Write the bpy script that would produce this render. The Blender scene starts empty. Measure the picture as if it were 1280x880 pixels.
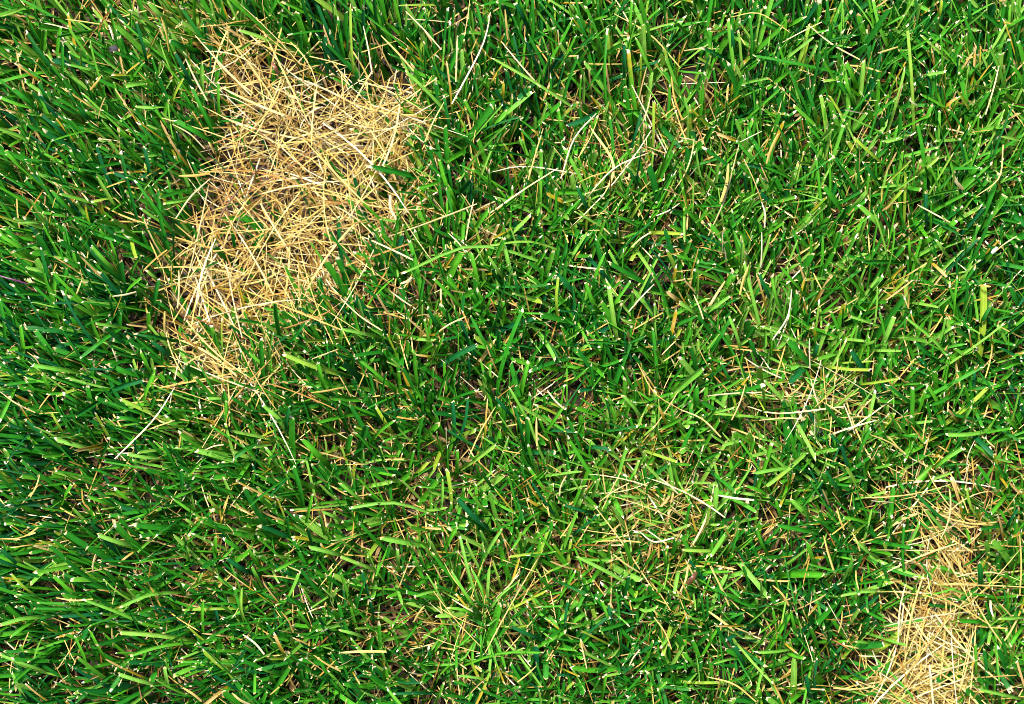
import bpy, math, numpy as np
from mathutils import Vector

# ------------------------------------------------------------------ camera, sky, sun, exposure
scene = bpy.context.scene
PXM = 2560.0            # photograph pixels per metre at the top of the turf
CAM_H = 0.80            # camera height above the top of the turf
ZT = 0.028              # height of the top of the turf above the soil
cam_data = bpy.data.cameras.new('camera')
cam = bpy.data.objects.new('camera', cam_data)
scene.collection.objects.link(cam)
cam.location = (0, 0, CAM_H + ZT)
cam.rotation_euler = (0, 0, 0)
cam_data.sensor_width = 36.0
cam_data.lens = 36.0 * CAM_H / (1280 / PXM)
cam_data.clip_start = 0.01
cam_data.clip_end = 500
scene.camera = cam

SUN_EL, SUN_AZ = math.radians(58), math.radians(-35)     # azimuth from +Y (top of picture) towards +X
world = bpy.data.worlds.new('World')
scene.world = world
world.use_nodes = True
wn, wl = world.node_tree.nodes, world.node_tree.links
wn.clear()
sky = wn.new('ShaderNodeTexSky'); sky.sky_type = 'NISHITA'; sky.sun_disc = False
sky.sun_elevation = SUN_EL; sky.sun_rotation = SUN_AZ
sky.dust_density = 3.0; sky.air_density = 1.0
bgn = wn.new('ShaderNodeBackground'); bgn.inputs['Strength'].default_value = 0.05
wo = wn.new('ShaderNodeOutputWorld')
wl.new(sky.outputs[0], bgn.inputs[0]); wl.new(bgn.outputs[0], wo.inputs[0])
sd = bpy.data.lights.new('sun', 'SUN'); sd.energy = 4.2; sd.angle = math.radians(14); sd.color = (1.0, 0.965, 0.90)
sun = bpy.data.objects.new('sun', sd); scene.collection.objects.link(sun)
to_sun = Vector((math.sin(SUN_AZ) * math.cos(SUN_EL), math.cos(SUN_AZ) * math.cos(SUN_EL), math.sin(SUN_EL)))
sun.rotation_euler = to_sun.to_track_quat('Z', 'Y').to_euler()
sun.location = to_sun * 3
scene.view_settings.view_transform = 'Standard'
scene.view_settings.look = 'None'
scene.view_settings.exposure = 1.6
scene.view_settings.gamma = 1.0
scene.view_settings.use_curve_mapping = False
scene.cycles.use_denoising = True
scene.cycles.filter_width = 0.9
scene.cycles.max_bounces = 6
scene.cycles.diffuse_bounces = 3
scene.cycles.glossy_bounces = 2
scene.cycles.transmission_bounces = 4

rng = np.random.default_rng(11)
COL = scene.collection.objects

# ------------------------------------------------------------------ helpers
def px_to_world(px, py, z):
    """point of the real place seen at that pixel of the photograph, at height z above the soil"""
    f = (CAM_H + ZT - z) / CAM_H / PXM
    return (px - 640) * f, (440 - py) * f

def world_to_px(x, y, z=ZT):
    f = (CAM_H + ZT - z) / CAM_H / PXM
    return x / f + 640, 440 - y / f

def nrm(v):
    return v / np.maximum(np.linalg.norm(v, axis=-1, keepdims=True), 1e-9)

def ribbons(P, HW, up, fold, t, hue, dry, ncol=3, jag=None, tipcol=None):
    """P (n,k,3) centre lines, HW (n,k) half widths, up (n,3) blade facing, fold (n) cross-section depth.
    Returns verts, quads and the per-vertex data (t, across, hue, dry)."""
    n, k, _ = P.shape
    T = np.empty_like(P)
    T[:, 1:-1] = P[:, 2:] - P[:, :-2]; T[:, 0] = P[:, 1] - P[:, 0]; T[:, -1] = P[:, -1] - P[:, -2]
    T = nrm(T)
    S = nrm(np.cross(T, up[:, None, :]))
    N = np.cross(S, T)
    us = np.linspace(-1, 1, ncol)
    V = np.empty((n, k, ncol, 3)); A = np.empty((n, k, ncol, 4), np.float32)
    for c, u in enumerate(us):
        V[:, :, c] = P + S * (HW * u)[..., None] + N * (HW * fold[:, None] * abs(u) ** 1.5)[..., None]
        A[:, :, c, 0] = t; A[:, :, c, 1] = u * .5 + .5
        A[:, :, c, 2] = hue[:, None]; A[:, :, c, 3] = dry[:, None]
    if jag is not None:
        V[:, -1] += T[:, -1][:, None, :] * jag[..., None]
    base = (np.arange(n) * k * ncol)[:, None, None]
    i = np.arange(k - 1)[None, :, None]; j = np.arange(ncol - 1)[None, None, :]
    a = base + i * ncol + j
    Q = np.stack([a, a + 1, a + ncol + 1, a + ncol], -1).reshape(-1, 4)
    return V.reshape(-1, 3), Q, A.reshape(-1, 4)

def make_mesh(name, V, Q, A, mat):
    me = bpy.data.meshes.new(name)
    me.vertices.add(len(V)); me.vertices.foreach_set('co', V.astype(np.float32).ravel())
    m = len(Q)
    me.loops.add(m * 4); me.loops.foreach_set('vertex_index', Q.astype(np.int32).ravel())
    me.polygons.add(m)
    me.polygons.foreach_set('loop_start', np.arange(0, m * 4, 4, dtype=np.int32))
    me.polygons.foreach_set('use_smooth', np.ones(m, dtype=bool))
    me.update(calc_edges=True)
    at = me.attributes.new('blade', 'FLOAT_COLOR', 'POINT')
    at.data.foreach_set('color', A.astype(np.float32).ravel())
    me.materials.append(mat)
    return me

def link(name, me, parent=None, loc=None, rot=None, **props):
    o = bpy.data.objects.new(name, me)
    COL.link(o)
    if parent is not None: o.parent = parent
    if loc is not None: o.location = loc
    if rot is not None: o.rotation_euler = rot
    for k_, v_ in props.items(): o[k_] = v_
    return o

# ------------------------------------------------------------------ materials
def nodes_of(name):
    m = bpy.data.materials.new(name); m.use_nodes = True
    nt = m.node_tree; nt.nodes.clear()
    return m, nt

class NB:
    def __init__(self, nt): self.nt = nt
    def n(self, typ, **kw):
        nd = self.nt.nodes.new(typ)
        for k_, v_ in kw.items(): setattr(nd, k_, v_)
        return nd
    def link(self, a, b): self.nt.links.new(a, b)
    def val(self, sock, v):
        if isinstance(v, (int, float)): sock.default_value = v
        elif isinstance(v, tuple): sock.default_value = v
        else: self.link(v, sock)
    def math(self, op, a, b=0.0, c=0.0, clamp=False):
        nd = self.n('ShaderNodeMath', operation=op, use_clamp=clamp)
        self.val(nd.inputs[0], a); self.val(nd.inputs[1], b); self.val(nd.inputs[2], c)
        return nd.outputs[0]
    def mix(self, f, a, b, blend='MIX'):
        nd = self.n('ShaderNodeMix', data_type='RGBA', blend_type=blend)
        self.val(nd.inputs[0], f); self.val(nd.inputs[6], a); self.val(nd.inputs[7], b)
        return nd.outputs[2]
    def ramp(self, f, stops, interp='LINEAR'):
        nd = self.n('ShaderNodeValToRGB'); cr = nd.color_ramp; cr.interpolation = interp
        while len(cr.elements) < len(stops): cr.elements.new(0.5)
        for e, (p, c) in zip(cr.elements, stops): e.position = p; e.color = (*c, 1)
        self.val(nd.inputs[0], f)
        return nd.outputs[0]
    def smooth(self, x, a, b):
        nd = self.n('ShaderNodeMapRange', interpolation_type='SMOOTHSTEP')
        self.val(nd.inputs[0], x); self.val(nd.inputs[1], a); self.val(nd.inputs[2], b)
        return nd.outputs[0]
    def noise(self, vec, scale, detail=2.0, rough=.5):
        nd = self.n('ShaderNodeTexNoise'); self.val(nd.inputs['Vector'], vec)
        nd.inputs['Scale'].default_value = scale; nd.inputs['Detail'].default_value = detail
        nd.inputs['Roughness'].default_value = rough
        return nd.outputs[0]

def blade_inputs(b):
    at = b.n('ShaderNodeAttribute', attribute_name='blade')
    sp = b.n('ShaderNodeSeparateColor'); b.link(at.outputs['Color'], sp.inputs[0])
    pos = b.n('ShaderNodeNewGeometry').outputs['Position']
    return sp.outputs[0], sp.outputs[1], sp.outputs[2], at.outputs['Alpha'], pos

def leaf_surface(b, col, rough, trans, bump_h, spec=.5):
    bp = b.n('ShaderNodeBump'); bp.inputs['Strength'].default_value = .35; bp.inputs['Distance'].default_value = .0003
    b.val(bp.inputs['Height'], bump_h)
    pr = b.n('ShaderNodeBsdfPrincipled')
    b.val(pr.inputs['Base Color'], col); b.val(pr.inputs['Roughness'], rough)
    pr.inputs['Specular IOR Level'].default_value = spec
    b.link(bp.outputs[0], pr.inputs['Normal'])
    tr = b.n('ShaderNodeBsdfTranslucent'); b.val(tr.inputs[0], b.mix(1.0, col, (1.0, .95, .6, 1), 'MULTIPLY'))
    ms = b.n('ShaderNodeMixShader'); b.val(ms.inputs[0], trans)
    b.link(pr.outputs[0], ms.inputs[1]); b.link(tr.outputs[0], ms.inputs[2])
    out = b.n('ShaderNodeOutputMaterial'); b.link(ms.outputs[0], out.inputs[0])

def grass_material():
    m, nt = nodes_of('green_blade'); b = NB(nt)
    t, u, hue, dry, pos = blade_inputs(b)
    green = b.ramp(hue, [(0.0, (.005, .105, .030)), (.22, (.007, .125, .009)), (.5, (.022, .205, .008)),
                         (.72, (.075, .320, .011)), (.86, (.17, .40, .050)), (1.0, (.27, .38, .025))])
    # fine parallel veins and a paler midrib
    wv = b.math('SINE', b.math('MULTIPLY', u, 44.0))
    vein = b.math('MULTIPLY_ADD', wv, .14, 1.0)
    mid = b.smooth(b.math('ABSOLUTE', b.math('SUBTRACT', u, .5)), .09, .0)
    nz = b.noise(pos, 260.0, 3.0)
    tone = b.math('MULTIPLY', vein, b.math('MULTIPLY_ADD', nz, .7, .65))
    tone = b.math('MULTIPLY_ADD', mid, .30, tone)
    vn = b.n('ShaderNodeVectorMath', operation='SCALE'); b.link(green, vn.inputs[0]); b.link(tone, vn.inputs[3])
    c = vn.outputs[0]
    # yellowing sheath towards the root
    c = b.mix(b.math('MULTIPLY', b.smooth(t, .24, .0), .7), c, (.30, .33, .10, 1))
    # dying back from the tip: green > yellow > straw
    nz2 = b.noise(pos, 420.0, 2.0)
    edge = b.math('ADD', t, b.math('MULTIPLY', b.math('SUBTRACT', nz2, .5), .25))
    start = b.math('SUBTRACT', 1.05, b.math('MULTIPLY', dry, 1.0))
    c = b.mix(b.math('MULTIPLY', b.smooth(b.math('SUBTRACT', edge, start), -.22, .02), b.smooth(dry, .02, .12)), c, (.40, .27, .015, 1))
    c = b.mix(b.math('MULTIPLY', b.smooth(b.math('SUBTRACT', edge, start), .0, .22), b.smooth(dry, .02, .12)), c, (.62, .42, .16, 1))
    # bleached ragged cut end
    tip = b.smooth(b.math('ADD', t, b.math('MULTIPLY', b.math('SUBTRACT', nz2, .5), .12)), .915, .965)
    c = b.mix(tip, c, b.ramp(nz2, [(.36, (.46, .30, .10)), (.52, (.68, .56, .30)), (.68, (.80, .77, .62))]))
    leaf_surface(b, c, b.math('MULTIPLY_ADD', nz, .22, .36), b.math('MULTIPLY_ADD', tip, -.2, .36), b.math('ADD', wv, b.math('MULTIPLY', nz, 2.0)), .28)
    return m

def straw_material(name, stops, spec=.4):
    m, nt = nodes_of(name); b = NB(nt)
    t, u, hue, dry, pos = blade_inputs(b)
    oi = b.n('ShaderNodeObjectInfo').outputs['Random']
    h = b.math('FRACT', b.math('MULTIPLY_ADD', oi, .37, hue))
    h = b.math('ADD', b.math('MULTIPLY', h, .0), b.math('ADD', hue, b.math('MULTIPLY', b.math('SUBTRACT', oi, .5), .25)), clamp=True)
    nz = b.noise(pos, 180.0, 3.0)
    h = b.math('ADD', h, b.math('MULTIPLY', b.math('SUBTRACT', nz, .5), .5), clamp=True)
    c = b.ramp(h, stops)
    wv = b.math('SINE', b.math('MULTIPLY', u, 26.0))
    vn = b.n('ShaderNodeVectorMath', operation='SCALE'); b.link(c, vn.inputs[0])
    b.link(b.math('MULTIPLY_ADD', wv, .13, 1.0), vn.inputs[3])
    leaf_surface(b, vn.outputs[0], .42, .16, wv, spec)
    return m

M_GRASS = grass_material()
M_STRAW = straw_material('dry_straw', [(0, (.12, .040, .010)), (.22, (.29, .14, .022)), (.5, (.46, .320, .070)), (.75, (.54, .420, .138)), (1, (.61, .55, .37))])
M_THATCH = straw_material('old_thatch', [(0, (.012, .007, .004)), (.3, (.032, .018, .008)), (.6, (.085, .046, .017)), (.85, (.20, .115, .042)), (1, (.32, .22, .10))], .25)

def soil_material():
    m, nt = nodes_of('soil'); b = NB(nt)
    pos = b.n('ShaderNodeNewGeometry').outputs['Position']
    n1 = b.noise(pos, 60, 6, .65); n2 = b.noise(pos, 420, 4, .6)
    c = b.ramp(n1, [(.3, (.010, .007, .005)), (.55, (.026, .017, .011)), (.75, (.07, .045, .027))])
    c = b.mix(b.smooth(n2, .5, .75), c, (.06, .04, .024, 1))
    ln = b.n('ShaderNodeVectorMath', operation='LENGTH'); b.link(pos, ln.inputs[0])
    n3 = b.noise(pos, 35, 6, .7)
    lawn = b.ramp(n3, [(.3, (.010, .05, .008)), (.55, (.03, .12, .012)), (.75, (.10, .17, .03))])
    c = b.mix(b.smooth(ln.outputs['Value'], 1.0, 1.5), c, lawn)      # beyond the blades the far lawn
    bp = b.n('ShaderNodeBump'); bp.inputs['Distance'].default_value = .004
    b.link(b.math('ADD', n1, b.math('MULTIPLY', n2, .4)), bp.inputs['Height'])
    pr = b.n('ShaderNodeBsdfPrincipled'); b.link(c, pr.inputs['Base Color']); pr.inputs['Roughness'].default_value = .9
    b.link(bp.outputs[0], pr.inputs['Normal'])
    out = b.n('ShaderNodeOutputMaterial'); b.link(pr.outputs[0], out.inputs[0])
    return m
M_SOIL = soil_material()

# ------------------------------------------------------------------ where the turf is dead, thin or lush (pixels of the photograph, turned into places)
PATCH1 = np.array([(278,70),(330,82),(375,92),(425,116),(490,118),(520,146),(533,200),(533,262),(512,300),(490,318),(470,352),(440,372),
                   (420,402),(362,420),(330,440),(290,452),(248,440),(216,410),(224,362),(238,322),(258,272),(278,222),(285,182),(282,120)], float)
PATCH2 = np.array([(1134,606),(1172,606),(1188,660),(1200,720),(1214,780),(1218,830),(1224,900),(1190,990),(1090,980),(1078,890),(1096,838),(1126,790),
                   (1142,740),(1146,690),(1132,640)], float)
PATCHES = (PATCH1, PATCH2)

def inside_dist(poly, x, y):
    """signed distance in pixels, positive inside"""
    x = np.asarray(x, float); y = np.asarray(y, float)
    ins = np.zeros(x.shape, bool); d = np.full(x.shape, 1e9)
    for (x0, y0), (x1, y1) in zip(poly, np.roll(poly, -1, 0)):
        cr = ((y0 > y) != (y1 > y)) & (x < (x1 - x0) * (y - y0) / (y1 - y0 + 1e-12) + x0)
        ins ^= cr
        L2 = (x1 - x0) ** 2 + (y1 - y0) ** 2
        q = np.clip(((x - x0) * (x1 - x0) + (y - y0) * (y1 - y0)) / L2, 0, 1)
        d = np.minimum(d, np.hypot(x - x0 - q * (x1 - x0), y - y0 - q * (y1 - y0)))
    return np.where(ins, d, -d)

def deadness(x, y):
    s = np.maximum(inside_dist(PATCH1, x, y) + 13, inside_dist(PATCH2, x, y) + 22)
    return np.clip(s / 38, 0, 1)

# (x, y, radius, amount): places where tan blades show among the green
DRY = [(280,490,60,.35),(1020,510,50,.55),(1040,600,60,.2),(905,240,35,.55),(830,170,70,.4),(770,215,60,.35),(820,640,70,.55),(590,780,90,.35),(530,640,70,.3),
       (980,440,90,.3),(60,25,110,.3),(200,30,80,.3),(1170,540,60,.25),(1240,700,50,.35),(1080,760,50,.2),(700,700,70,.3),(560,380,60,.22),(900,560,60,.25),
       (1000,340,80,.25),(560,130,60,.3),(900,700,50,.25),(400,600,70,.2),(130,300,60,.05),(740,800,60,.3),(400,510,70,.22),(330,690,60,.2),(930,840,50,.2),(260,60,50,.3)]
HOLLOWS = [(585,415,40,.6),(640,455,35,.4),(700,535,40,.6),(690,560,25,.5),(600,690,45,.5),(1225,590,45,.45),(4,108,30,.6),(480,25,40,.4),(380,105,26,.5),(1060,170,30,.3),(870,610,40,.3),
           (930,470,30,.5),(170,640,40,.35),(240,735,50,.35),(1215,30,40,.3),(60,700,50,.3),(430,590,30,.3),(860,30,40,.35),(400,740,40,.35),(150,850,50,.35),(1010,700,40,.3),(700,190,30,.3)]
def hollowness(x, y):
    v = np.zeros(np.shape(x))
    for cx, cy, r, a in HOLLOWS:
        v = np.maximum(v, a * np.exp(-((x - cx) ** 2 + (y - cy) ** 2) / (2 * r * r)))
    return v
def dryness(x, y):
    v = np.zeros(np.shape(x))
    for cx, cy, r, a in DRY:
        v = np.maximum(v, a * np.exp(-((x - cx) ** 2 + (y - cy) ** 2) / (2 * r * r)))
    return v
# mean direction in which the blades lean (x right, y up), 3 x 3 over the frame
LEAN = np.array([[(-.55, .55), (-.05, .75), (.05, .80)],
                 [(-.74, .42), (-.10, .50), (.0, .45)],
                 [(-.78, .10), (-.15, .22), (-.15, .30)]])
def lean_field(px, py):
    gx = np.clip(px / 640, 0, 2); gy = np.clip(py / 440, 0, 2)
    i = np.minimum(gx.astype(int), 1); j = np.minimum(gy.astype(int), 1)
    fx = (gx - i)[:, None]; fy = (gy - j)[:, None]
    return ((LEAN[j, i] * (1 - fx) + LEAN[j, i + 1] * fx) * (1 - fy) + (LEAN[j + 1, i] * (1 - fx) + LEAN[j + 1, i + 1] * fx) * fy)

def lowfreq(x, y, seed, wl):
    r = np.random.default_rng(seed); v = 0
    for _ in range(7):
        a = r.uniform(0, 6.28); k_ = 6.28 / (wl * r.uniform(.7, 1.6)); p = r.uniform(0, 6.28)
        v = v + np.sin(k_ * (x * math.cos(a) + y * math.sin(a)) + p)
    return v / 3.2          # about -1..1

# ------------------------------------------------------------------ the ground
gm = bpy.data.meshes.new('ground')
g = 20.0
gm.from_pydata([(-g, -g, 0), (g, -g, 0), (g, g, 0), (-g, g, 0)], [], [(0, 1, 2, 3)])
gm.materials.append(M_SOIL)
link('ground', gm, kind='structure', label='dark crumbly soil under the lawn')

# ------------------------------------------------------------------ thatch: dead litter lying on the soil
def scatter(n, hx, hy):
    return rng.uniform(-hx, hx, n), rng.uniform(-hy, hy, n)

def flat_straws(x, y, z, L, hw, hue, ang, tilt, bend, k=5, fold=-.55):
    n = len(x); s = np.linspace(-.5, .5, k)[None, :]
    d = np.stack([np.cos(ang) * np.cos(tilt), np.sin(ang) * np.cos(tilt), np.sin(tilt)], -1)
    side = np.stack([-np.sin(ang), np.cos(ang), np.zeros(n)], -1)
    P = np.stack([x, y, z], -1)[:, None, :] + d[:, None, :] * (L[:, None] * s)[..., None]
    P = P + side[:, None, :] * ((s ** 2 - .08) * (bend * L)[:, None])[..., None]
    P[..., 2] -= ((s ** 2) * (np.abs(bend) * L * .6)[:, None])
    P[..., 2] = np.maximum(P[..., 2], .0015)
    prof = np.interp(np.linspace(0, 1, k), [0, .2, .8, 1], [.75, 1, .85, .3])
    HW = hw[:, None] * prof[None, :]
    up = nrm(np.stack([rng.normal(0, .35, n), rng.normal(0, .35, n), np.ones(n)], -1))
    t = np.broadcast_to(np.linspace(0, 1, k), (n, k))
    return ribbons(P, HW, up, np.full(n, fold) , t, hue, np.zeros(n))

n = 26000
x, y = scatter(n, .42, .32)
px, py = world_to_px(x, y)
V, Q, A = flat_straws(x, y, rng.uniform(.001, .009, n), rng.uniform(.006, .030, n), rng.uniform(.00035, .0011, n), rng.beta(2, 2, n),
                      rng.uniform(0, 6.28, n), rng.normal(0, .18, n), rng.normal(0, .25, n), k=4)
link('thatch', make_mesh('thatch', V, Q, A, M_THATCH), kind='stuff', label='brown and tan dead grass litter lying between the blades', category='thatch')

# ------------------------------------------------------------------ the lawn: green mown blades, nobody could count them
KT = np.array([0, .16, .34, .52, .70, .85, .955, 1.0])      # rings of a blade along its length
TT = np.array([0, .16, .34, .52, .70, .85, .92, 1.0])       # what the material reads there
def blades(x, y, hdir, lean0, lean1, L, hw, hue, dry, ncol=3, rings=KT, tv=TT, zmax=None):
    """rooted blades: lean0/lean1 angle from the vertical at root and tip, hdir compass direction"""
    n = len(x); k = len(rings)
    s = rings[None, :]
    ang = lean0[:, None] + (lean1 - lean0)[:, None] * s ** 1.3
    wob = (rng.normal(0, .30, n))[:, None] * s
    hx_, hy_ = np.cos(hdir[:, None] + wob), np.sin(hdir[:, None] + wob)
    ds = np.diff(rings)[None, :]
    step = lambda a: np.concatenate([np.zeros((n, 1)), np.cumsum((a[:, 1:] + a[:, :-1]) / 2 * ds, 1)], 1) * L[:, None]
    dx, dy, dz = step(np.sin(ang) * hx_), step(np.sin(ang) * hy_), step(np.cos(ang))
    if zmax is not None:                                     # mown: nothing grows past the cut height
        sc = np.minimum(1, zmax / np.maximum(dz[:, -1], 1e-6))
        dz = dz * sc[:, None]
        keep = np.maximum(sc, .78)[:, None]; dx = dx * keep; dy = dy * keep
    P = np.stack([x[:, None] + dx, y[:, None] + dy, dz], -1)
    P[..., 2] = np.maximum(P[..., 2], 0.0)
    prof = np.interp(rings, [0, .15, .4, .95, 1], [.55, .8, 1, .90, .70])
    HW = hw[:, None] * prof[None, :]
    HW[:, -1] *= rng.uniform(.45, 1.25, n)
    tv = np.repeat(tv[None, :], n, 0); tv[:, -2] = rng.uniform(.68, .93, n)
    tw = rng.normal(0, .55, n)                               # facing: mostly its flat side up, turned a little
    up0 = np.stack([-np.cos(hdir) * np.cos((lean0 + lean1) / 2), -np.sin(hdir) * np.cos((lean0 + lean1) / 2), np.sin((lean0 + lean1) / 2)], -1)
    sd_ = np.stack([-np.sin(hdir), np.cos(hdir), np.zeros(n)], -1)
    up = nrm(up0 * np.cos(tw)[:, None] + sd_ * np.sin(tw)[:, None])
    jag = rng.uniform(-.0007, .0009, (n, ncol)) + rng.normal(0, .0006, n)[:, None] * np.linspace(-1, 1, ncol)[None, :]
    return ribbons(P, HW, up, rng.uniform(.30, 1.0, n), tv, hue, dry, ncol, jag)

def grow(ntill, hx, hy, per, hole=None, ring=False, wide=1.0, **kw):
    tx, ty = scatter(ntill, hx, hy)
    if hole: 
        keep = (np.abs(tx) > hole[0]) | (np.abs(ty) > hole[1]); tx, ty = tx[keep], ty[keep]
    px, py = world_to_px(tx, ty, .012)
    dead = deadness(px, py); dr = dryness(px, py)
    thick = lowfreq(tx, ty, 5, .09)
    keep = rng.uniform(0, 1, len(tx)) < (1 - .88 * dead) * (1 - .30 * dr) * (1 - hollowness(px, py)) * np.clip(.90 + .25 * thick, .6, 1)
    tx, ty, px, py, dr, dead = (a[keep] for a in (tx, ty, px, py, dr, dead))
    m = len(tx)
    calm = np.where(px < 560, .68, .9)[:, None]             # combed flatter on the left
    ld = lean_field(px, py) * .80 + rng.normal(0, .28, (m, 2)) * calm
    tone = lowfreq(tx, ty, 9, .16)
    rep = rng.integers(per[0], per[1] + 1, m)
    idx = np.repeat(np.arange(m), rep); n = len(idx)
    h = ld[idx] + rng.normal(0, .34, (n, 2)) * calm[idx]
    mag = np.hypot(h[:, 0], h[:, 1]); hd = np.arctan2(h[:, 1], h[:, 0])
    lean = np.arctan(mag * 1.35)
    l0 = lean * rng.uniform(.35, .75, n); l1 = np.minimum(lean * rng.uniform(1.15, 1.7, n), 1.62)
    L = rng.uniform(.028, .074, n)
    cut = rng.normal(.0275, .0045, n) * (1 - .35 * dead[idx])
    hw = np.clip(rng.lognormal(math.log(.00070), .38, n), .0003, .0018) * wide
    hue = np.clip(rng.normal(.44, .23, n) + .10 * tone[idx] + .07 * np.clip((px[idx] - 560) / 560, -1, 1) + .55 * dr[idx], 0, .88)
    sp = rng.uniform(0, 1, n); hue = np.where(sp < .05, rng.uniform(.8, 1, n), hue)
    dry = np.where(rng.uniform(0, 1, n) < .07 + .30 * dr[idx] + .35 * np.minimum(dead[idx] * 3, 1), rng.uniform(.08, .75, n) ** 1.5, 0)
    hw = np.where(dry > .12, hw * .6, hw)
    return blades(tx[idx] + rng.normal(0, .0013, n), ty[idx] + rng.normal(0, .0013, n), hd, l0, l1, L, hw, hue, dry, zmax=cut, **kw)

V, Q, A = grow(14600, .36, .27, (2, 4))
link('lawn_grass', make_mesh('lawn_grass', V, Q, A, M_GRASS), kind='stuff', label='dense green mown lawn grass with pale cut tips', category='grass')
V, Q, A = grow(18000, 1.5, 1.3, (2, 4), hole=(.36, .27), wide=1.5, rings=np.array([0, .4, .75, .95, 1.0]), tv=np.array([0, .4, .75, .92, 1.0]))
link('surrounding_grass', make_mesh('surrounding_grass', V, Q, A, M_GRASS), kind='stuff', label='green mown lawn grass going on around the picture', category='grass')

# thin dry blades standing among the green
n = 9500
x, y = scatter(n, .34, .25)
px, py = world_to_px(x, y, .015)
keep = rng.uniform(0, 1, n) < .46 + 1.7 * dryness(px, py) + .5 * np.exp(-(np.minimum(0, np.maximum(inside_dist(PATCH1, px, py), inside_dist(PATCH2, px, py))) / 26) ** 2)
x, y = x[keep], y[keep]; n = len(x)
h = rng.normal(0, .9, (n, 2)); lean = np.arctan(np.hypot(h[:, 0], h[:, 1]) * 1.5)
V, Q, A = blades(x, y, np.arctan2(h[:, 1], h[:, 0]), lean * .6, np.minimum(lean * 1.4, 1.6), rng.uniform(.020, .050, n), rng.uniform(.0002, .00046, n),
                 np.clip(rng.normal(.48, .24, n), 0, 1), np.zeros(n), zmax=rng.normal(.0288, .005, n))
link('dry_blades', make_mesh('dry_blades', V, Q, A, M_STRAW), kind='stuff', label='thin tan dead blades mixed into the green lawn', category='dry grass')

# ------------------------------------------------------------------ the dead patches: straws lying criss-cross
def straw_variants(nv, seed):
    r = np.random.default_rng(seed); out = []
    for i in range(nv):
        L = np.array([r.uniform(.024, .058)]); hw = np.array([np.clip(r.lognormal(math.log(.00029), .28), .0002, .0008)])
        z = np.zeros(1)
        V, Q, A = flat_straws(z, z, z + .05, L, hw, np.array([np.clip(r.normal(.68, .20), .1, .97)]), z, z, np.array([r.normal(0, .5 if r.uniform() < .22 else .16)]), k=7)
        V[:, 2] -= .05
        out.append(make_mesh('straw', V, Q, A, M_STRAW))
    return out
STRAW = straw_variants(48, 3)

def sample_poly(poly, n, jitter, inset=0):
    lo, hi = poly.min(0) - 20, poly.max(0) + 20
    xs, ys = [], []
    while len(xs) < n:
        a = rng.uniform(lo[0], hi[0], 4 * n); b_ = rng.uniform(lo[1], hi[1], 4 * n)
        s = inside_dist(poly, a, b_)
        ok = rng.uniform(0, 1, 4 * n) < np.clip((s + jitter) / (2 * jitter), 0, 1)
        xs.extend(a[ok]); ys.extend(b_[ok])
    return np.array(xs[:n]), np.array(ys[:n])

def dead_patch(name, label, poly, ntop, nmass, jitter, mode_ang, zr=(.017, .031), cat='dead grass', group=None):
    c = poly.mean(0); cx, cy = px_to_world(c[0], min(c[1], 860), 0)
    root = link(name, None, loc=(cx, cy, 0), label=label, category=cat)
    root.empty_display_size = .02
    if group: root['group'] = group
    def angs(n):
        a = rng.uniform(0, 3.1416, n); pick = rng.uniform(0, 1, n) < .5
        a = np.where(pick, np.asarray(mode_ang)[rng.integers(0, len(mode_ang), n)] + rng.normal(0, .30, n), a)
        return a + np.where(rng.uniform(0, 1, n) < .5, 3.1416, 0)
    px, py = sample_poly(poly, ntop, jitter)
    ang = angs(ntop)
    for i in range(ntop):
        z = rng.uniform(*zr)
        x, y = px_to_world(px[i], py[i], z)
        o = link('straw', STRAW[rng.integers(len(STRAW))], root, (x - cx, y - cy, z), (rng.normal(0, .5), rng.normal(0, .20), ang[i]))
        o.scale = (rng.uniform(.8, 1.25), rng.uniform(.85, 1.3), 1)
    if nmass:
        px, py = sample_poly(poly, nmass, jitter * .8)
        z = .002 + .016 * rng.uniform(0, 1, nmass) ** 1.3
        x, y = px_to_world(px, py, z)
        V, Q, A = flat_straws(x, y, z, rng.uniform(.014, .045, nmass), rng.uniform(.00018, .00042, nmass), np.clip(rng.normal(.60, .22, nmass), 0, 1),
                              angs(nmass), rng.normal(0, .17, nmass), rng.normal(0, .28, nmass), k=6)
        V -= np.array([cx, cy, 0])
        link('straw_mass', make_mesh('straw_mass', V, Q, A, M_STRAW), root, kind='stuff')
    return root

D = math.radians
dead_patch('dead_grass_patch', 'large patch of bleached straw-coloured dead grass in the upper lawn', PATCH1, 300, 660, 24, [D(-52), D(-35), D(8), D(60)], (.012, .030))
dead_patch('dead_grass_patch', 'narrow strip of dead straw-coloured grass running off the bottom edge', PATCH2, 290, 330, 17, [D(-60), D(15), D(70), D(-20)], (.012, .030))
def blob(cx, cy, rx, ry, rot=0):
    a = np.linspace(0, 6.283, 14, endpoint=False)
    ex, ey = rx * np.cos(a), ry * np.sin(a); c, s = math.cos(rot), math.sin(rot)
    return np.stack([cx + ex * c - ey * s, cy + ex * s + ey * c], -1)
dead_patch('dead_grass_tuft', 'thin tail of straws trailing below the large dead patch', blob(290, 475, 68, 36), 50, 30, 14, [D(-45), D(-20), D(70)])
dead_patch('dead_grass_tuft', 'small loose scatter of cream straws above the narrow dead strip', blob(1022, 502, 64, 32), 30, 24, 12, [D(5), D(-50), D(-75)])
dead_patch('dead_grass_tuft', 'sparse tan straws amid green between the two dead patches, lower middle', blob(822, 640, 74, 60), 28, 30, 14, [D(-50), D(50), D(20)])
dead_patch('dead_grass_tuft', 'few pale straws on the top rim of the large dead patch', blob(305, 62, 46, 26), 18, 6, 10, [D(-55), D(-60)])
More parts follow.
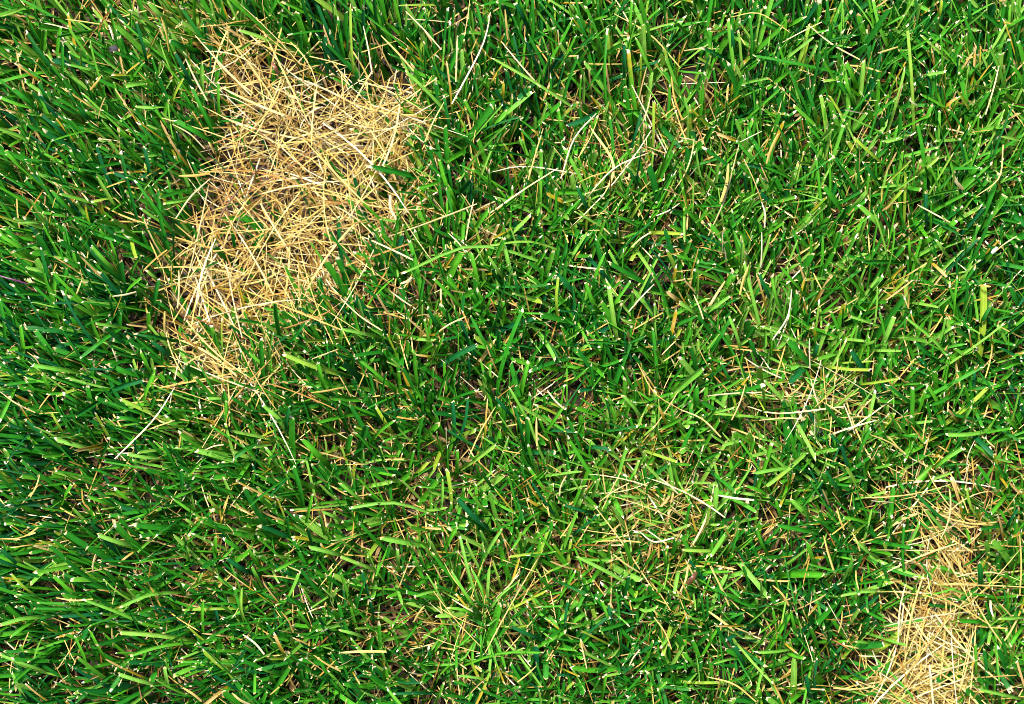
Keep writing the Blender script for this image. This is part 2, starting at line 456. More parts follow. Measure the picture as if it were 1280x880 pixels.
dead_patch('dead_grass_tuft', 'tan straws beside the upper right shoulder of the large dead patch', blob(500, 140, 32, 26), 22, 16, 10, [D(30), D(60), D(-10)])
dead_patch('dead_grass_tuft', 'cream straws fringing the right side of the narrow dead strip', blob(1222, 700, 24, 70), 14, 14, 12, [D(70), D(-60), D(20)])
dead_patch('dead_grass_tuft', 'thin pale straws in the green right of the large dead patch', blob(800, 190, 86, 50), 20, 20, 14, [D(40), D(-55), D(75)])
dead_patch('dead_grass_tuft', 'straws in the yellowed rosette near the bottom edge', blob(610, 770, 65, 52), 14, 30, 14, [D(-40), D(-55), D(60)])

# ------------------------------------------------------------------ blades that stand out one by one
# region letter, tip x y, base x y, width (enlarged pixels), colour, optional bend (share of the length, + = to the left of tip>base)
OFF = dict(A=(0, 0), B=(425, 0), C=(850, 0), D=(0, 290), E=(425, 290), F=(850, 290), G=(0, 580), H=(425, 580), I=(850, 580))
ZS = 430 / 1261
TRACE = """A 625 150 715 190 28 d;A 500 392 622 393 14 p;A 640 190 715 330 18 t;A 640 440 775 520 24 g;A 95 120 255 325 20 d;A 0 357 140 402 16 b;A 150 420 275 535 16 t
A 530 540 552 665 18 t;A 495 660 645 870 15 g;A 415 632 560 682 20 t;A 670 290 625 405 12 y;A 70 815 190 826 14 p;A 232 165 238 320 16 g;A 600 743 710 718 18 p;A 337 742 425 728 14 y
A 705 320 790 500 18 g;A 460 315 545 298 20 p;A 0 60 110 18 12 p;A 365 842 425 905 20 b;A 280 385 345 460 16 d;A 50 325 150 420 20 g;A 545 10 640 100 22 p;A 500 80 545 250 13 t
A 140 300 190 400 18 d;A 500 480 590 560 16 g;A 800 300 805 440 14 b;A 20 550 110 650 16 b;A 190 700 290 790 17 g;A 15 840 110 900 18 g;A 260 550 290 610 18 b
B 705 338 545 478 22 p;B 608 402 540 476 18 b;B 560 213 880 410 13 p;B 655 365 705 315 30 t;B 830 462 950 410 22 t;B 978 115 975 400 12 g;B 1040 160 1040 300 16 t;B 1070 0 1066 190 14 b
B 1085 142 1160 310 15 b;B 545 767 480 858 20 b;B 38 20 52 300 12 y;B 1250 545 1172 458 24 d;B 600 300 598 372 14 y;B 400 680 432 755 16 b;B 1075 10 1165 170 18 p;B 870 60 925 190 16 d
B 455 370 520 480 18 b;B 380 350 410 500 16 d;B 1105 410 1060 560 13 t;B 285 690 380 655 16 b;B 530 380 600 360 10 b;B 1050 610 1110 700 14 d;B 870 685 920 780 17 t;B 500 10 530 190 15 g
B 640 10 690 110 20 t;B 220 20 370 18 9 y;B 1150 370 1145 560 13 y;B 800 400 820 520 15 b;B 390 690 420 870 13 g;B 960 250 900 340 14 g
C 833 92 858 490 14 y;C 972 263 862 283 14 p;C 500 165 440 272 20 p;C 270 205 610 276 15 g;C 245 600 372 616 22 t;C 638 508 742 602 16 y;C 525 683 605 797 26 g;C 653 752 748 852 26 p
C 947 578 860 642 18 y;C 815 698 750 762 16 y;C 1020 355 960 412 14 y;C 885 130 1002 232 13 y;C 820 55 700 127 14 b;C 708 0 772 192 14 b;C 1060 0 1060 125 18 d;C 135 490 232 522 15 y
C 600 300 642 395 20 b;C 750 522 852 495 20 p;C 925 385 868 500 20 b;C 900 705 902 832 18 t;C 455 62 395 95 18 b;C 190 100 190 225 16 t;C 525 300 620 285 16 p;C 1130 655 1075 730 16 g
C 255 60 258 240 13 g;C 1100 170 1098 300 9 y;C 1180 500 1261 515 14 p;C 470 465 560 560 15 g;C 670 590 745 690 16 d;C 1040 60 1110 200 14 g;C 610 225 650 320 22 b;C 300 80 390 115 20 g;C 1195 720 1110 830 22 p;C 960 0 945 80 14 y
D 335 55 442 162 20 b;D 243 130 205 232 22 g;D 520 168 455 236 16 b;D 580 175 555 287 20 d;D 95 130 218 162 18 p;D 255 155 372 252 16 g;D 130 362 218 482 24 g;D 75 345 80 490 18 b;D 118 488 302 516 20 p
D 515 435 562 532 18 b;D 565 520 520 652 18 b;D 555 400 642 472 22 t;D 528 540 380 592 24 t;D 395 485 522 532 24 g;D 205 760 362 802 22 p;D 95 690 212 802 18 t;D 350 335 462 352 16 p
D 465 815 600 832 18 p;D 1040 445 1261 522 24 p;D 1165 480 1192 592 18 b;D 965 635 1062 762 19 p -.1;D 830 620 825 722 18 b;D 1060 640 1050 742 16 t;D 858 826 962 765 22 g;D 155 520 198 602 16 b
D 190 660 242 752 14 y;D 295 462 440 355 18 g;D 1110 760 1205 862 26 b;D 1180 230 1261 272 20 g;D 760 610 852 612 14 p;D 0 10 130 105 18 b;D 150 60 185 240 18 d;D 270 70 300 160 18 b;D 0 250 20 420 17 g
D 620 100 640 140 18 b;D 405 30 435 130 15 b;D 500 370 640 395 20 d;D 0 690 60 560 17 b;D 230 590 330 640 18 g;D 420 30 330 0 15 g;D 540 140 600 190 18 p;D 1120 330 1060 410 15 d;D 430 680 540 700 17 g;D 975 790 1030 880 16 p
E 225 152 770 122 13 p -.16;E 550 50 830 76 10 y -.1;E 345 170 472 302 16 b;E 480 310 582 482 15 g;E 503 415 378 482 24 t;E 790 155 872 242 30 t;E 900 185 952 312 18 b;E 985 200 1015 402 20 p;E 1065 180 968 312 14 b
E 970 80 915 222 15 b;E 985 70 1062 192 15 p;E 605 55 642 192 18 p;E 545 90 612 182 15 p;E 480 75 506 212 18 b;E 690 475 660 612 20 b;E 620 570 722 752 13 p;E 570 605 642 692 16 t;E 415 620 422 762 18 t
E 470 610 440 752 16 t;E 640 640 672 782 15 d;E 820 640 748 742 14 b;E 905 500 838 556 14 b;E 1040 600 1112 692 16 p;E 875 582 942 568 20 t;E 865 732 760 726 16 t;E 130 640 192 742 15 y;E 0 355 142 386 16 p
E 572 776 450 862 20 p;E 800 286 902 300 10 t;E 595 250 602 332 18 b;E 60 460 202 582 16 b;E 430 800 428 885 16 b;E 988 796 908 788 18 t;E 320 280 370 380 18 d;E 660 320 700 400 15 b;E 1200 220 1261 265 20 y
E 600 20 590 120 14 y;E 380 370 345 460 12 b;E 640 150 660 260 16 d;E 800 170 800 320 14 y;E 920 430 870 330 12 b;E 265 90 290 75 18 t;E 200 690 110 770 16 b;E 740 300 640 295 9 b;E 1120 380 1030 420 13 d;E 1170 640 1210 720 14 y
F 225 15 247 142 18 y;F 180 310 225 437 15 p;F 0 255 92 322 20 p;F 185 235 92 302 15 p;F 395 400 482 492 28 g;F 505 405 485 472 24 t;F 400 556 462 488 28 t;F 735 210 658 332 14 b;F 785 310 728 442 22 p
F 750 460 700 562 20 g;F 700 506 520 490 14 y;F 625 430 692 522 24 t;F 868 500 808 562 18 b;F 830 315 1002 482 14 p;F 805 536 660 560 12 y;F 905 560 962 662 16 b;F 975 745 1165 722 20 p .05;F 1150 820 1062 728 24 t
F 60 565 60 652 26 g;F 335 160 372 302 14 b;F 975 165 900 100 20 y;F 1210 200 1256 292 22 d;F 1165 340 1212 442 15 p;F 550 740 622 802 15 t;F 1070 640 1030 702 14 p;F 1190 680 1242 732 16 b;F 370 130 462 232 15 b
F 1035 790 930 862 22 p;F 425 740 472 802 16 b;F 1050 20 1045 92 14 b;F 250 390 302 482 22 d;F 840 20 845 120 12 b;F 1140 270 1090 360 17 d;F 625 310 740 350 13 p;F 1015 160 1000 330 13 b;F 1261 440 1170 465 15 y
F 150 480 190 580 14 d;F 760 560 860 640 15 d;F 70 10 180 70 13 t;F 860 400 950 480 20 d;F 1040 560 980 690 13 b;F 290 150 340 260 14 t;F 700 720 640 850 14 g;F 1080 780 1170 860 14 b;F 940 30 980 90 15 p
G 305 495 562 602 17 p;G 440 615 722 647 24 p;G 475 702 722 650 17 b;G 440 525 662 470 15 p -.08;G 0 590 172 560 18 p;G 40 630 122 574 17 b;G 360 260 502 302 22 p;G 325 120 442 162 17 b;G 420 90 512 162 16 b
G 510 200 652 292 10 b .12;G 265 75 230 147 18 b;G 790 265 790 332 16 b;G 640 260 722 322 14 p;G 820 270 912 322 26 g;G 830 345 932 402 22 t;G 1010 390 1102 340 17 b;G 1097 400 1040 517 18 p;G 1076 12 1112 182 20 g
G 1145 110 1115 242 15 b;G 1135 305 1261 336 20 p;G 1180 175 1261 217 15 p;G 1005 620 1062 722 15 y;G 885 460 902 602 15 p .08;G 790 530 800 612 18 t;G 745 500 745 627 14 b;G 275 630 332 782 14 b;G 435 770 602 812 18 p
G 775 745 750 780 17 p;G 45 765 112 882 16 p;G 605 745 620 827 18 y;G 0 310 92 392 18 t;G 40 400 152 492 15 y;G 760 120 822 192 16 y;G 0 700 172 762 14 p;G 985 430 1042 502 18 b;G 15 216 92 208 20 p
G 680 200 750 240 17 p;G 600 400 500 440 14 d;G 195 410 300 500 18 b;G 925 375 960 440 18 p;G 75 660 95 730 17 b;G 665 20 670 130 18 d;G 330 610 395 730 14 b;G 910 310 950 380 17 b;G 1090 530 1150 610 15 b;G 685 300 690 360 15 p;G 740 400 720 440 15 p
H 430 125 546 242 24 t;H 395 20 415 182 20 y;H 375 60 362 202 15 p;H 430 230 385 312 18 b;H 592 240 520 362 15 p;H 155 270 332 297 26 p;H 40 160 352 186 14 p -.1;H 270 485 402 455 15 p;H 320 405 412 572 9 p
H 620 340 762 320 12 y;H 870 340 1112 470 17 p;H 910 482 780 420 15 d;H 835 500 830 642 14 t;H 985 510 1002 622 15 t;H 1225 472 1242 370 18 p;H 625 595 762 652 17 t;H 430 775 582 802 12 p;H 540 590 652 500 15 b
H 195 842 342 840 14 t;H 380 800 350 872 16 p;H 975 770 958 862 14 b;H 1195 800 1155 832 17 p;H 790 772 882 776 15 t;H 660 250 655 312 15 y;H 1165 522 1080 525 15 p -.2;H 745 690 440 742 13 b .08;H 885 130 868 170 18 p
H 80 390 112 502 13 t;H 820 150 932 182 14 t;H 0 70 100 150 16 p;H 5 340 140 390 17 p;H 465 90 540 190 14 b;H 670 170 640 250 15 d;H 360 0 300 80 14 p;H 1030 115 1130 130 12 p;H 700 480 730 560 13 y;H 1005 540 860 660 13 t
H 110 500 120 570 14 t;H 300 800 190 790 12 t;H 210 310 215 380 17 p;H 960 500 1000 620 13 b;H 560 360 600 480 11 y;H 1200 300 1190 390 13 b;H 470 860 490 800 15 b;H 1125 760 1170 850 15 g;H 0 610 100 640 15 p
I 270 35 442 10 16 p;I 355 225 502 252 20 g;I 410 130 482 197 26 p;I 350 130 382 212 18 b;I 320 482 210 350 24 p;I 280 240 327 342 17 b;I 465 285 502 382 20 b;I 590 482 742 465 15 p;I 640 275 722 342 17 p
I 600 195 702 217 15 b;I 867 58 925 0 17 p;I 1095 240 1212 225 16 d;I 1050 90 1107 212 12 y .1;I 1170 565 1261 560 15 p;I 1210 662 1261 590 20 b;I 10 315 152 316 16 p;I 280 690 412 676 14 p;I 460 715 360 690 18 b
I 195 670 242 752 20 t;I 15 690 77 762 15 b;I 500 710 490 862 13 t;I 820 220 830 462 13 g;I 340 530 356 622 14 b;I 278 490 287 542 15 p;I 865 110 1012 242 14 d;I 1095 825 1242 857 16 p;I 640 650 712 656 14 p
I 1097 360 1102 452 24 d;I 25 560 25 632 13 b;I 550 260 610 330 15 d;I 655 480 620 400 15 g;I 530 20 600 120 15 t;I 405 540 430 640 14 b;I 700 560 660 640 14 d;I 240 80 330 120 16 b;I 1140 180 1200 100 20 b;I 1150 0 1200 60 17 d
I 1240 160 1190 240 16 t;I 560 440 600 470 20 t;I 130 730 220 710 12 p;I 460 770 480 870 18 t;I 1080 660 1080 790 15 b;I 330 420 360 380 17 t;I 760 280 770 200 14 b"""
HUE = dict(t=.06, d=.24, g=.48, b=.68, p=.84, y=.97)
WORD = dict(t='blue-green', d='dark green', g='mid green', b='bright green', p='pale green', y='yellow-green')
DIRS = ['right', 'up-right', 'up', 'up-left', 'left', 'down-left', 'down', 'down-right']

def one_blade(pts, hw, hue, dry, mat, straw=False, ncol=5):
    """single blade along a smooth line through world points tip > root; returns mesh + root location"""
    pts = np.array(pts)[::-1]
    # Catmull-Rom resample
    P = np.vstack([2 * pts[0] - pts[1], pts, 2 * pts[-1] - pts[-2]])
    rings = np.array([0, .1, .2, .32, .44, .56, .68, .8, .9, .962, 1.0]); tv = np.where(rings > .95, np.where(rings > .99, 1.0, rng.uniform(.72, .92)), rings * .92)
    tipw = rng.uniform(.4, .95)
    seg = np.concatenate([[0], np.cumsum(np.linalg.norm(np.diff(pts, axis=0), axis=1))]); seg /= seg[-1]
    C = []
    for r in rings:
        i = min(int(np.searchsorted(seg, r, 'right')) - 1, len(pts) - 2); f = (r - seg[i]) / (seg[i + 1] - seg[i])
        p0, p1, p2, p3 = P[i], P[i + 1], P[i + 2], P[i + 3]
        C.append(.5 * (2 * p1 + (p2 - p0) * f + (2 * p0 - 5 * p1 + 4 * p2 - p3) * f * f + (3 * p1 - p0 - 3 * p2 + p3) * f ** 3))
    C = np.array(C); root = pts[0].copy()
    if straw: prof = np.interp(rings, [0, .3, .8, 1], [.8, 1, .85, .45])
    else: prof = np.interp(rings, [0, .15, .4, .95, 1], [.6, .8, 1, .92, tipw])
    up = nrm(np.array([[rng.normal(0, .28), rng.normal(0, .28), 1.0]]))
    jag = rng.uniform(-.0006, .0008, (1, ncol)) + rng.normal(0, .0006) * np.linspace(-1, 1, ncol)[None, :]
    V, Q, A = ribbons((C - root)[None], hw * prof[None], up, np.array([-.5 if straw else rng.uniform(.30, .75)]), tv[None], np.array([hue]), np.array([dry]), ncol, None if straw else jag)
    if mat is None: return (V + root, Q, A), root
    return make_mesh('loose_straw' if straw else 'grass_blade', V, Q, A, mat), root

LANDMARKS = [  # things and places one can find in the picture: (x, y, phrase)
    (140, 62, 'dark crumb near the top edge'), (60, 130, 'lush turf near the upper left corner'), (190, 150, 'upper left flank of the large dead patch'),
    (90, 260, 'dense turf off the large dead patch'), (205, 285, 'left bulge of the large dead patch'), (310, 30, 'top of the large dead patch'),
    (430, 60, 'upper right rim of the large dead patch'), (560, 60, 'long white stem at the top'), (600, 160, 'turf right of the large dead patch'),
    (720, 60, 'dense upright turf at top centre'), (690, 190, 'crossing pale stems'), (790, 130, 'thin golden stem'), (770, 240, 'bent cream blade'),
    (845, 60, 'gap at the top between centre and corner'), (905, 230, 'cream husk tuft'), (960, 60, 'top edge right of centre'), (1010, 150, 'thick tuft in the upper right'),
    (1130, 90, 'tall yellow-green blade'), (1120, 200, 'short cut turf below the tall yellow-green blade'), (1230, 60, 'upper right corner'), (1230, 200, 'white husk near the right edge'),
    (1010, 270, 'turf below the thick upper right tuft'), (580, 250, 'right edge of the large dead patch'), (520, 330, 'lower right rim of the large dead patch'),
    (60, 340, 'purple stem'), (60, 430, 'lush turf at the left edge'), (170, 420, 'lower left bulge of the large dead patch'), (150, 500, 'white curved stem'), (40, 520, 'white stem at the left edge'),
    (330, 500, 'straw tail of the large dead patch'), (400, 450, 'bottom of the large dead patch'), (390, 560, 'green turf under the straw tail'),
    (600, 325, 'long arching blade'), (580, 420, 'dark hollow in the middle'), (700, 380, 'turf under the arching blade'), (760, 420, 'dense turf right of the middle'),
    (640, 510, 'tall blades below the middle hollow'), (720, 540, 'dark gap below the middle'), (800, 520, 'turf right of the middle gap'), (480, 500, 'turf left of the middle hollow'),
    (500, 570, 'pale bases below the middle'), (885, 380, 'forked cream blade'), (930, 310, 'upright white stem'), (1000, 450, 'star of broad blades'), (900, 470, 'turf left of the broad blade star'),
    (1020, 510, 'cream straw scatter'), (1100, 400, 'light blade in the right half'), (1080, 330, 'turf in the right half'), (1170, 330, 'yellow tipped blade'), (1240, 320, 'white flake by the right edge'),
    (1150, 460, 'turf above the narrow dead strip'), (1220, 540, 'broad pale arched blade'), (1080, 560, 'turf just above the narrow dead strip'), (920, 560, 'turf left of the cream scatter'),
    (60, 640, 'turf at the lower left edge'), (150, 650, 'lower left turf'), (60, 780, 'long flat blade at the left edge'), (200, 780, 'pair of long pale blades'), (60, 850, 'lower left corner'), (240, 860, 'bottom edge left of centre'),
    (230, 690, 'tan gap in the lower left'), (320, 700, 'fan of dark blades'), (370, 620, 'upright blade above the fan'), (390, 690, 'turf right of the dark fan'), (340, 800, 'turf below the dark fan'),
    (500, 670, 'broad light blade left of centre bottom'), (560, 610, 'yellow-green blade below the middle'), (600, 680, 'brown gap below the middle'), (605, 775, 'yellow rosette'), (500, 770, 'turf left of the yellow rosette'),
    (700, 770, 'turf right of the yellow rosette'), (560, 860, 'bottom edge below the yellow rosette'), (720, 860, 'bottom edge right of the rosette'), (820, 670, 'white shreds'), (760, 640, 'tan straws left of the white shreds'),
    (830, 760, 'turf below the white shreds'), (820, 850, 'bottom edge below the white shreds'), (870, 720, 'brown curled leaf'), (940, 600, 'turf right of the white shreds'), (1000, 650, 'broad blades left of the narrow dead strip'),
    (940, 720, 'broad blade pointing at the bottom'), (1040, 700, 'golden stem'), (1000, 780, 'turf left of the golden stem'), (930, 830, 'bottom edge right of the white shreds'), (1040, 830, 'turf left of the strip at the bottom edge'),
    (1120, 660, 'left flank of the narrow dead strip'), (1190, 620, 'head of the narrow dead strip'), (1250, 660, 'right flank of the narrow dead strip'), (1250, 790, 'lower right edge'), (1250, 860, 'lower right corner')]
used_labels = {}
def place_phrase(mx, my):
    d = sorted((math.hypot(mx - a, my - b_), ph) for a, b_, ph in LANDMARKS)
    own = ('stem', 'blade', 'husk', 'shreds', 'flake')          # a thing is not described by itself
    return [ph for q, ph in d[:8] if not (q < 45 and any(w_ in ph for w_ in own))][:4]

def unique_label(front, mx, my, extras=()):
    phs = place_phrase(mx, my)
    for ph in phs:
        for ex in ('',) + tuple(extras):
            lab = f'{front}{ex} by the {ph}'
            if len(lab.split()) > 16: continue
            if lab not in used_labels:
                used_labels[lab] = 1; return lab
    lab = f'{front} near {phs[0]}'; used_labels[lab] = 1
    return lab

items = [i.split() for i in TRACE.replace('\n', ';').split(';')]
items.sort(key=lambda f: -float(f[5]) * math.hypot(float(f[1]) - float(f[3]), float(f[2]) - float(f[4])))
rest = []
for rank, f in enumerate(items):          # the 300 that show largest are things of their own
    reg = f[0]; tx, ty, bx_, by_ = map(float, f[1:5]); w = float(f[5]); c = f[6]; bend = float(f[7]) if len(f) > 7 else rng.normal(0, .025)
    ox, oy = OFF[reg]
    tx, bx_ = ox + tx * ZS, ox + bx_ * ZS; ty, by_ = oy + ty * ZS, oy + by_ * ZS
    dx, dy = tx - bx_, ty - by_; Lp = math.hypot(dx, dy)
    zt, zb = rng.uniform(.0315, .0355), rng.uniform(.017, .022)
    zm = max(zb, zt - (zt - zb) * .35) + .0015 + min(Lp, 200) * .00002
    mx, my = (tx + bx_) / 2 + dy * bend, (ty + by_) / 2 - dx * bend
    rx, ry = bx_ - dx / Lp * min(.3 * Lp, 16) - dy * bend * .4, by_ - dy / Lp * min(.3 * Lp, 16) + dx * bend * .4
    pts = [(*px_to_world(tx, ty, zt), zt), (*px_to_world(mx, my, zm), zm), (*px_to_world(bx_, by_, zb), zb), (*px_to_world(rx, ry, 0), 0)]
    hue = float(np.clip(HUE[c] + rng.normal(0, .035), 0, 1))
    dry = rng.uniform(.12, .45) if c == 'y' and rng.uniform() < .4 else 0.0
    me, root = one_blade(pts, w * ZS / PXM / 2 * .84, hue, dry, M_GRASS if rank < 300 else None)
    if rank >= 300: rest.append(me); continue
    dd = DIRS[int(round(math.degrees(math.atan2(-dy, dx)) / 45)) % 8]
    size = 'broad ' if w >= 20 else ('slim ' if w <= 13 else '')
    leng = 'long ' if Lp > 62 else ('short ' if Lp < 32 else '')
    lab = unique_label(f'{leng}{size}{WORD[c]} grass blade pointing {dd}', mx, my)
    link('grass_blade', me, None, root, label=lab, category='grass blade', group='single blades standing out of the lawn')

off = np.cumsum([0] + [len(v) for v, _, _ in rest])
link('tall_grass', make_mesh('tall_grass', np.vstack([v for v, _, _ in rest]), np.vstack([q + o_ for (_, q, _), o_ in zip(rest, off)]), np.vstack([a for _, _, a in rest]), M_GRASS),
     kind='stuff', label='smaller green blades topping the lawn between the large ones', category='grass')

# a rosette of thin yellowing blades radiating from one crown
rc = px_to_world(605, 775, 0)
ros = link('yellow_rosette', None, loc=(*rc, 0), label='yellow-green rosette of thin radiating blades near the bottom edge', category='grass tuft')
ros.empty_display_size = .02
for i in range(17):
    a = i / 17 * 6.283 + rng.normal(0, .35); Lp = rng.uniform(35, 115)
    ux, uy = math.cos(a), math.sin(a); bnd = rng.normal(0, .10) * Lp
    q = lambda r_, o_: (605 + ux * r_ - uy * o_, 775 + uy * r_ + ux * o_)
    zt = rng.uniform(.024, .033)
    pts = [(*px_to_world(*q(Lp, 0), zt), zt), (*px_to_world(*q(Lp * .55, bnd), zt + .001), zt + .001), (*px_to_world(*q(Lp * .2, bnd * .5), .022), .022), (*px_to_world(*q(rng.uniform(0, 6), 0), 0), 0)]
    me, root = one_blade(pts, rng.uniform(7, 13) * ZS / PXM / 2, float(np.clip(rng.normal(.76, .13), .4, 1)), rng.uniform(0, .3) if rng.uniform() < .3 else 0.0, M_GRASS)
    link('leaf', me, ros, (root[0] - rc[0], root[1] - rc[1], root[2]))

# dry stems and husks that stand out: region, points tip > base, width, tone 0 brown .. 1 white, what it is
STEMS = """A 680 215 760 370 9 .8 pale straw;A 715 130 920 350 9 .75 long cream straw;A 770 655 700 720 645 800 8 .95 white curved stem;A 398 92 415 145 10 .95 short white straw;A 655 645 770 635 14 .5 broad golden straw;A 632 455 750 545 7 .8 thin cream straw
A 830 80 830 190 8 .75 cream straw;A 600 235 580 280 8 .9 short white straw;A 370 280 330 330 10 .45 golden straw;A 505 20 520 75 9 .95 white straw;A 240 70 380 90 7 .7 cream straw;A 590 60 620 190 8 .35 rusty straw
B 552 45 520 170 410 380 8 .97 long curved white stem;B 430 130 425 300 8 .9 upright white stem;B 940 415 858 510 810 655 8 .9 curved white stem;B 920 470 1003 605 965 730 14 .85 bent cream blade;B 800 615 680 690 550 780 8 .95 long white stem;B 1130 560 1000 620 870 765 7 .9 bent white stem
B 1005 50 1245 245 7 .6 thin golden stem;B 605 35 615 145 11 .5 tan straw;B 590 150 735 320 8 .75 cream straw;B 85 95 117 272 7 .85 white straw;B 205 800 185 715 15 .85 broad white husk;B 240 40 372 182 7 .85 long pale straw;B 1140 345 1080 500 7 .8 cream straw;B 490 730 460 880 8 .8 pale straw;B 380 375 310 520 8 .85 cream straw
B 560 630 680 610 890 640 7 .9 pale arched stem;B 745 470 690 660 8 .7 tan straw;B 150 130 270 260 9 .85 cream straw;B 1215 280 1255 440 9 .35 orange straw;B 475 0 455 130 7 .85 thin white straw;B 1245 745 1160 790 6 .95 white straw
C 217 530 165 730 105 865 11 .8 long cream stem;C 178 600 150 740 15 .55 broad tan husk;C 470 90 660 218 9 .85 pale straw;C 300 740 310 835 9 .95 white straw;C 15 186 145 180 8 .85 pale straw;C 185 62 290 48 400 115 7 .7 thin tan straw;C 1000 640 1040 695 20 .85 cream husk;C 1170 240 1120 420 7 .75 tan straw;C 870 750 990 815 8 .85 pale straw
C 1085 720 1170 650 1185 530 7 .7 curved tan stem;C 360 490 318 602 14 .55 broad tan straw;C 375 155 520 80 6 .9 white straw;C 840 365 870 385 14 .9 white husk tip;C 725 195 800 172 9 .6 golden straw;C 690 90 695 125 14 .55 tan straw;C 0 505 65 522 7 .8 pale straw;C 220 520 300 480 6 .9 white straw;C 1170 0 1195 5 14 .6 tan straw
D 640 570 560 690 420 832 8 .97 white curved stem;D 0 585 60 628 130 662 8 .95 white stem;D 300 175 280 228 8 .7 curled cream straw;D 412 236 500 220 10 .9 white straw;D 655 140 650 280 9 .9 white straw;D 605 290 605 372 12 .7 cream straw;D 475 405 500 450 8 .9 white straw;D 100 440 150 500 7 .75 tan straw
D 525 730 640 690 7 .6 golden straw;D 750 800 820 780 7 .8 cream straw;D 1140 590 1261 570 10 .5 golden straw;D 1145 465 1240 430 8 .8 cream straw;D 410 425 430 475 7 .9 white straw
E 1152 190 1058 292 7 .95 white straw;E 462 310 340 382 8 .75 cream straw;E 1140 0 1068 56 8 .95 white straw;E 720 680 722 785 10 .75 cream straw;E 398 5 460 75 7 .95 white straw;E 0 240 155 362 7 .9 long white straw;E 330 50 335 110 10 .7 tan straw;E 220 190 265 165 12 .75 cream straw;E 760 580 825 650 10 .85 pale straw
E 570 640 470 830 7 .6 tan stem;E 1230 400 1180 450 6 .9 white straw;E 550 240 570 285 8 .25 rusty straw;E 370 250 375 190 9 .75 cream straw;E 1090 480 1261 660 8 .7 tan straw;E 1140 0 1100 30 6 .8 pale straw;E 880 70 860 105 10 .3 rusty straw
F 300 0 297 132 7 .95 upright white stem;F 410 210 395 310 340 395 8 .95 curved white stem;F 165 180 130 235 88 305 13 .88 forked cream blade;F 475 390 478 502 8 .9 white straw;F 235 460 390 542 8 .85 cream straw;F 105 600 200 592 300 588 8 .8 cream straw;F 1235 15 1150 78 8 .97 white straw;F 0 650 150 752 8 .75 cream straw
F 290 690 380 682 470 686 8 .85 cream straw;F 250 640 360 665 600 640 8 .85 long cream straw;F 480 540 515 650 9 .85 cream straw;F 690 740 850 832 8 .75 tan straw;F 600 630 640 740 8 .8 cream straw;F 260 110 220 230 12 .55 golden straw;F 155 0 155 80 7 .9 white straw;F 1080 765 1050 880 6 .95 white straw;F 240 560 190 690 8 .8 pale straw
F 520 210 490 150 8 .6 tan straw;F 50 230 85 320 9 .9 cream straw;F 720 690 560 740 8 .8 cream straw;F 455 550 400 600 8 .8 cream straw;F 905 670 890 760 7 .8 cream straw;F 1140 200 1100 195 11 .5 orange straw;F 820 180 880 180 8 .85 white straw
G 890 625 970 700 10 .9 white straw;G 0 275 80 270 140 232 9 .65 curved tan straw;G 1055 375 1165 442 7 .7 golden straw;G 300 90 305 140 330 168 7 .4 orange curled straw;G 145 40 110 122 8 .8 cream straw;G 960 410 1090 425 6 .7 cream straw;G 350 330 340 390 8 .7 tan straw;G 520 280 600 292 8 .8 cream straw;G 850 840 920 885 14 .85 cream husk;G 670 820 740 870 12 .6 tan straw
G 205 490 340 495 9 .6 tan straw;G 1030 540 1075 620 8 .5 golden straw;G 1150 700 1250 760 9 .6 golden straw;G 410 600 415 670 7 .7 tan straw
H 845 20 802 145 8 .8 cream straw;H 930 150 1035 290 1150 465 7 .75 long tan straw;H 410 495 500 548 8 .97 white straw;H 1000 330 1100 400 9 .8 cream straw;H 1100 250 1150 285 1225 270 8 .98 white shred;H 1190 290 1120 240 7 .98 thin white shred;H 0 692 170 688 13 .6 broad tan straw;H 655 395 600 470 8 .75 cream straw;H 310 520 270 580 9 .7 tan straw
H 1150 560 1215 680 7 .7 curled tan straw;H 270 0 260 60 7 .75 tan straw;H 950 140 1060 70 7 .8 cream straw;H 1170 50 1240 110 8 .85 cream straw;H 880 640 905 750 7 .7 tan straw;H 760 0 830 50 6 .5 golden straw;H 1100 680 1060 740 7 .95 white shred;H 960 170 1030 30 7 .7 tan straw;H 1210 150 1260 200 8 .8 cream straw;H 0 740 60 700 8 .8 pale straw;H 720 740 650 800 7 .6 golden straw
I 527 262 545 330 568 402 11 .6 golden stem;I 110 375 180 520 9 .7 tan straw;I 115 372 218 532 9 .65 tan straw;I 140 115 272 132 11 .92 white straw;I 827 440 805 540 800 655 8 .95 long white stem;I 780 226 870 182 14 .8 broad cream blade;I 100 780 280 872 8 .7 tan straw;I 105 540 200 612 13 .65 tan straw;I 700 135 782 142 8 .8 cream straw;I 575 160 602 242 9 .6 golden straw;I 595 540 580 620 7 .75 curved cream straw
I 655 460 645 390 8 .7 cream straw;I 20 350 70 450 8 .9 white straw;I 340 445 400 520 10 .6 tan straw;I 0 540 95 590 9 .6 golden straw;I 0 470 30 380 12 .75 cream straw;I 1245 260 1245 480 8 .75 cream straw;I 1060 0 1040 60 6 .95 white straw;I 1150 560 1140 500 14 .9 cream husk;I 200 600 270 630 10 .7 tan straw;I 630 250 660 320 8 .8 cream straw;I 1080 500 1180 660 8 .7 tan straw"""
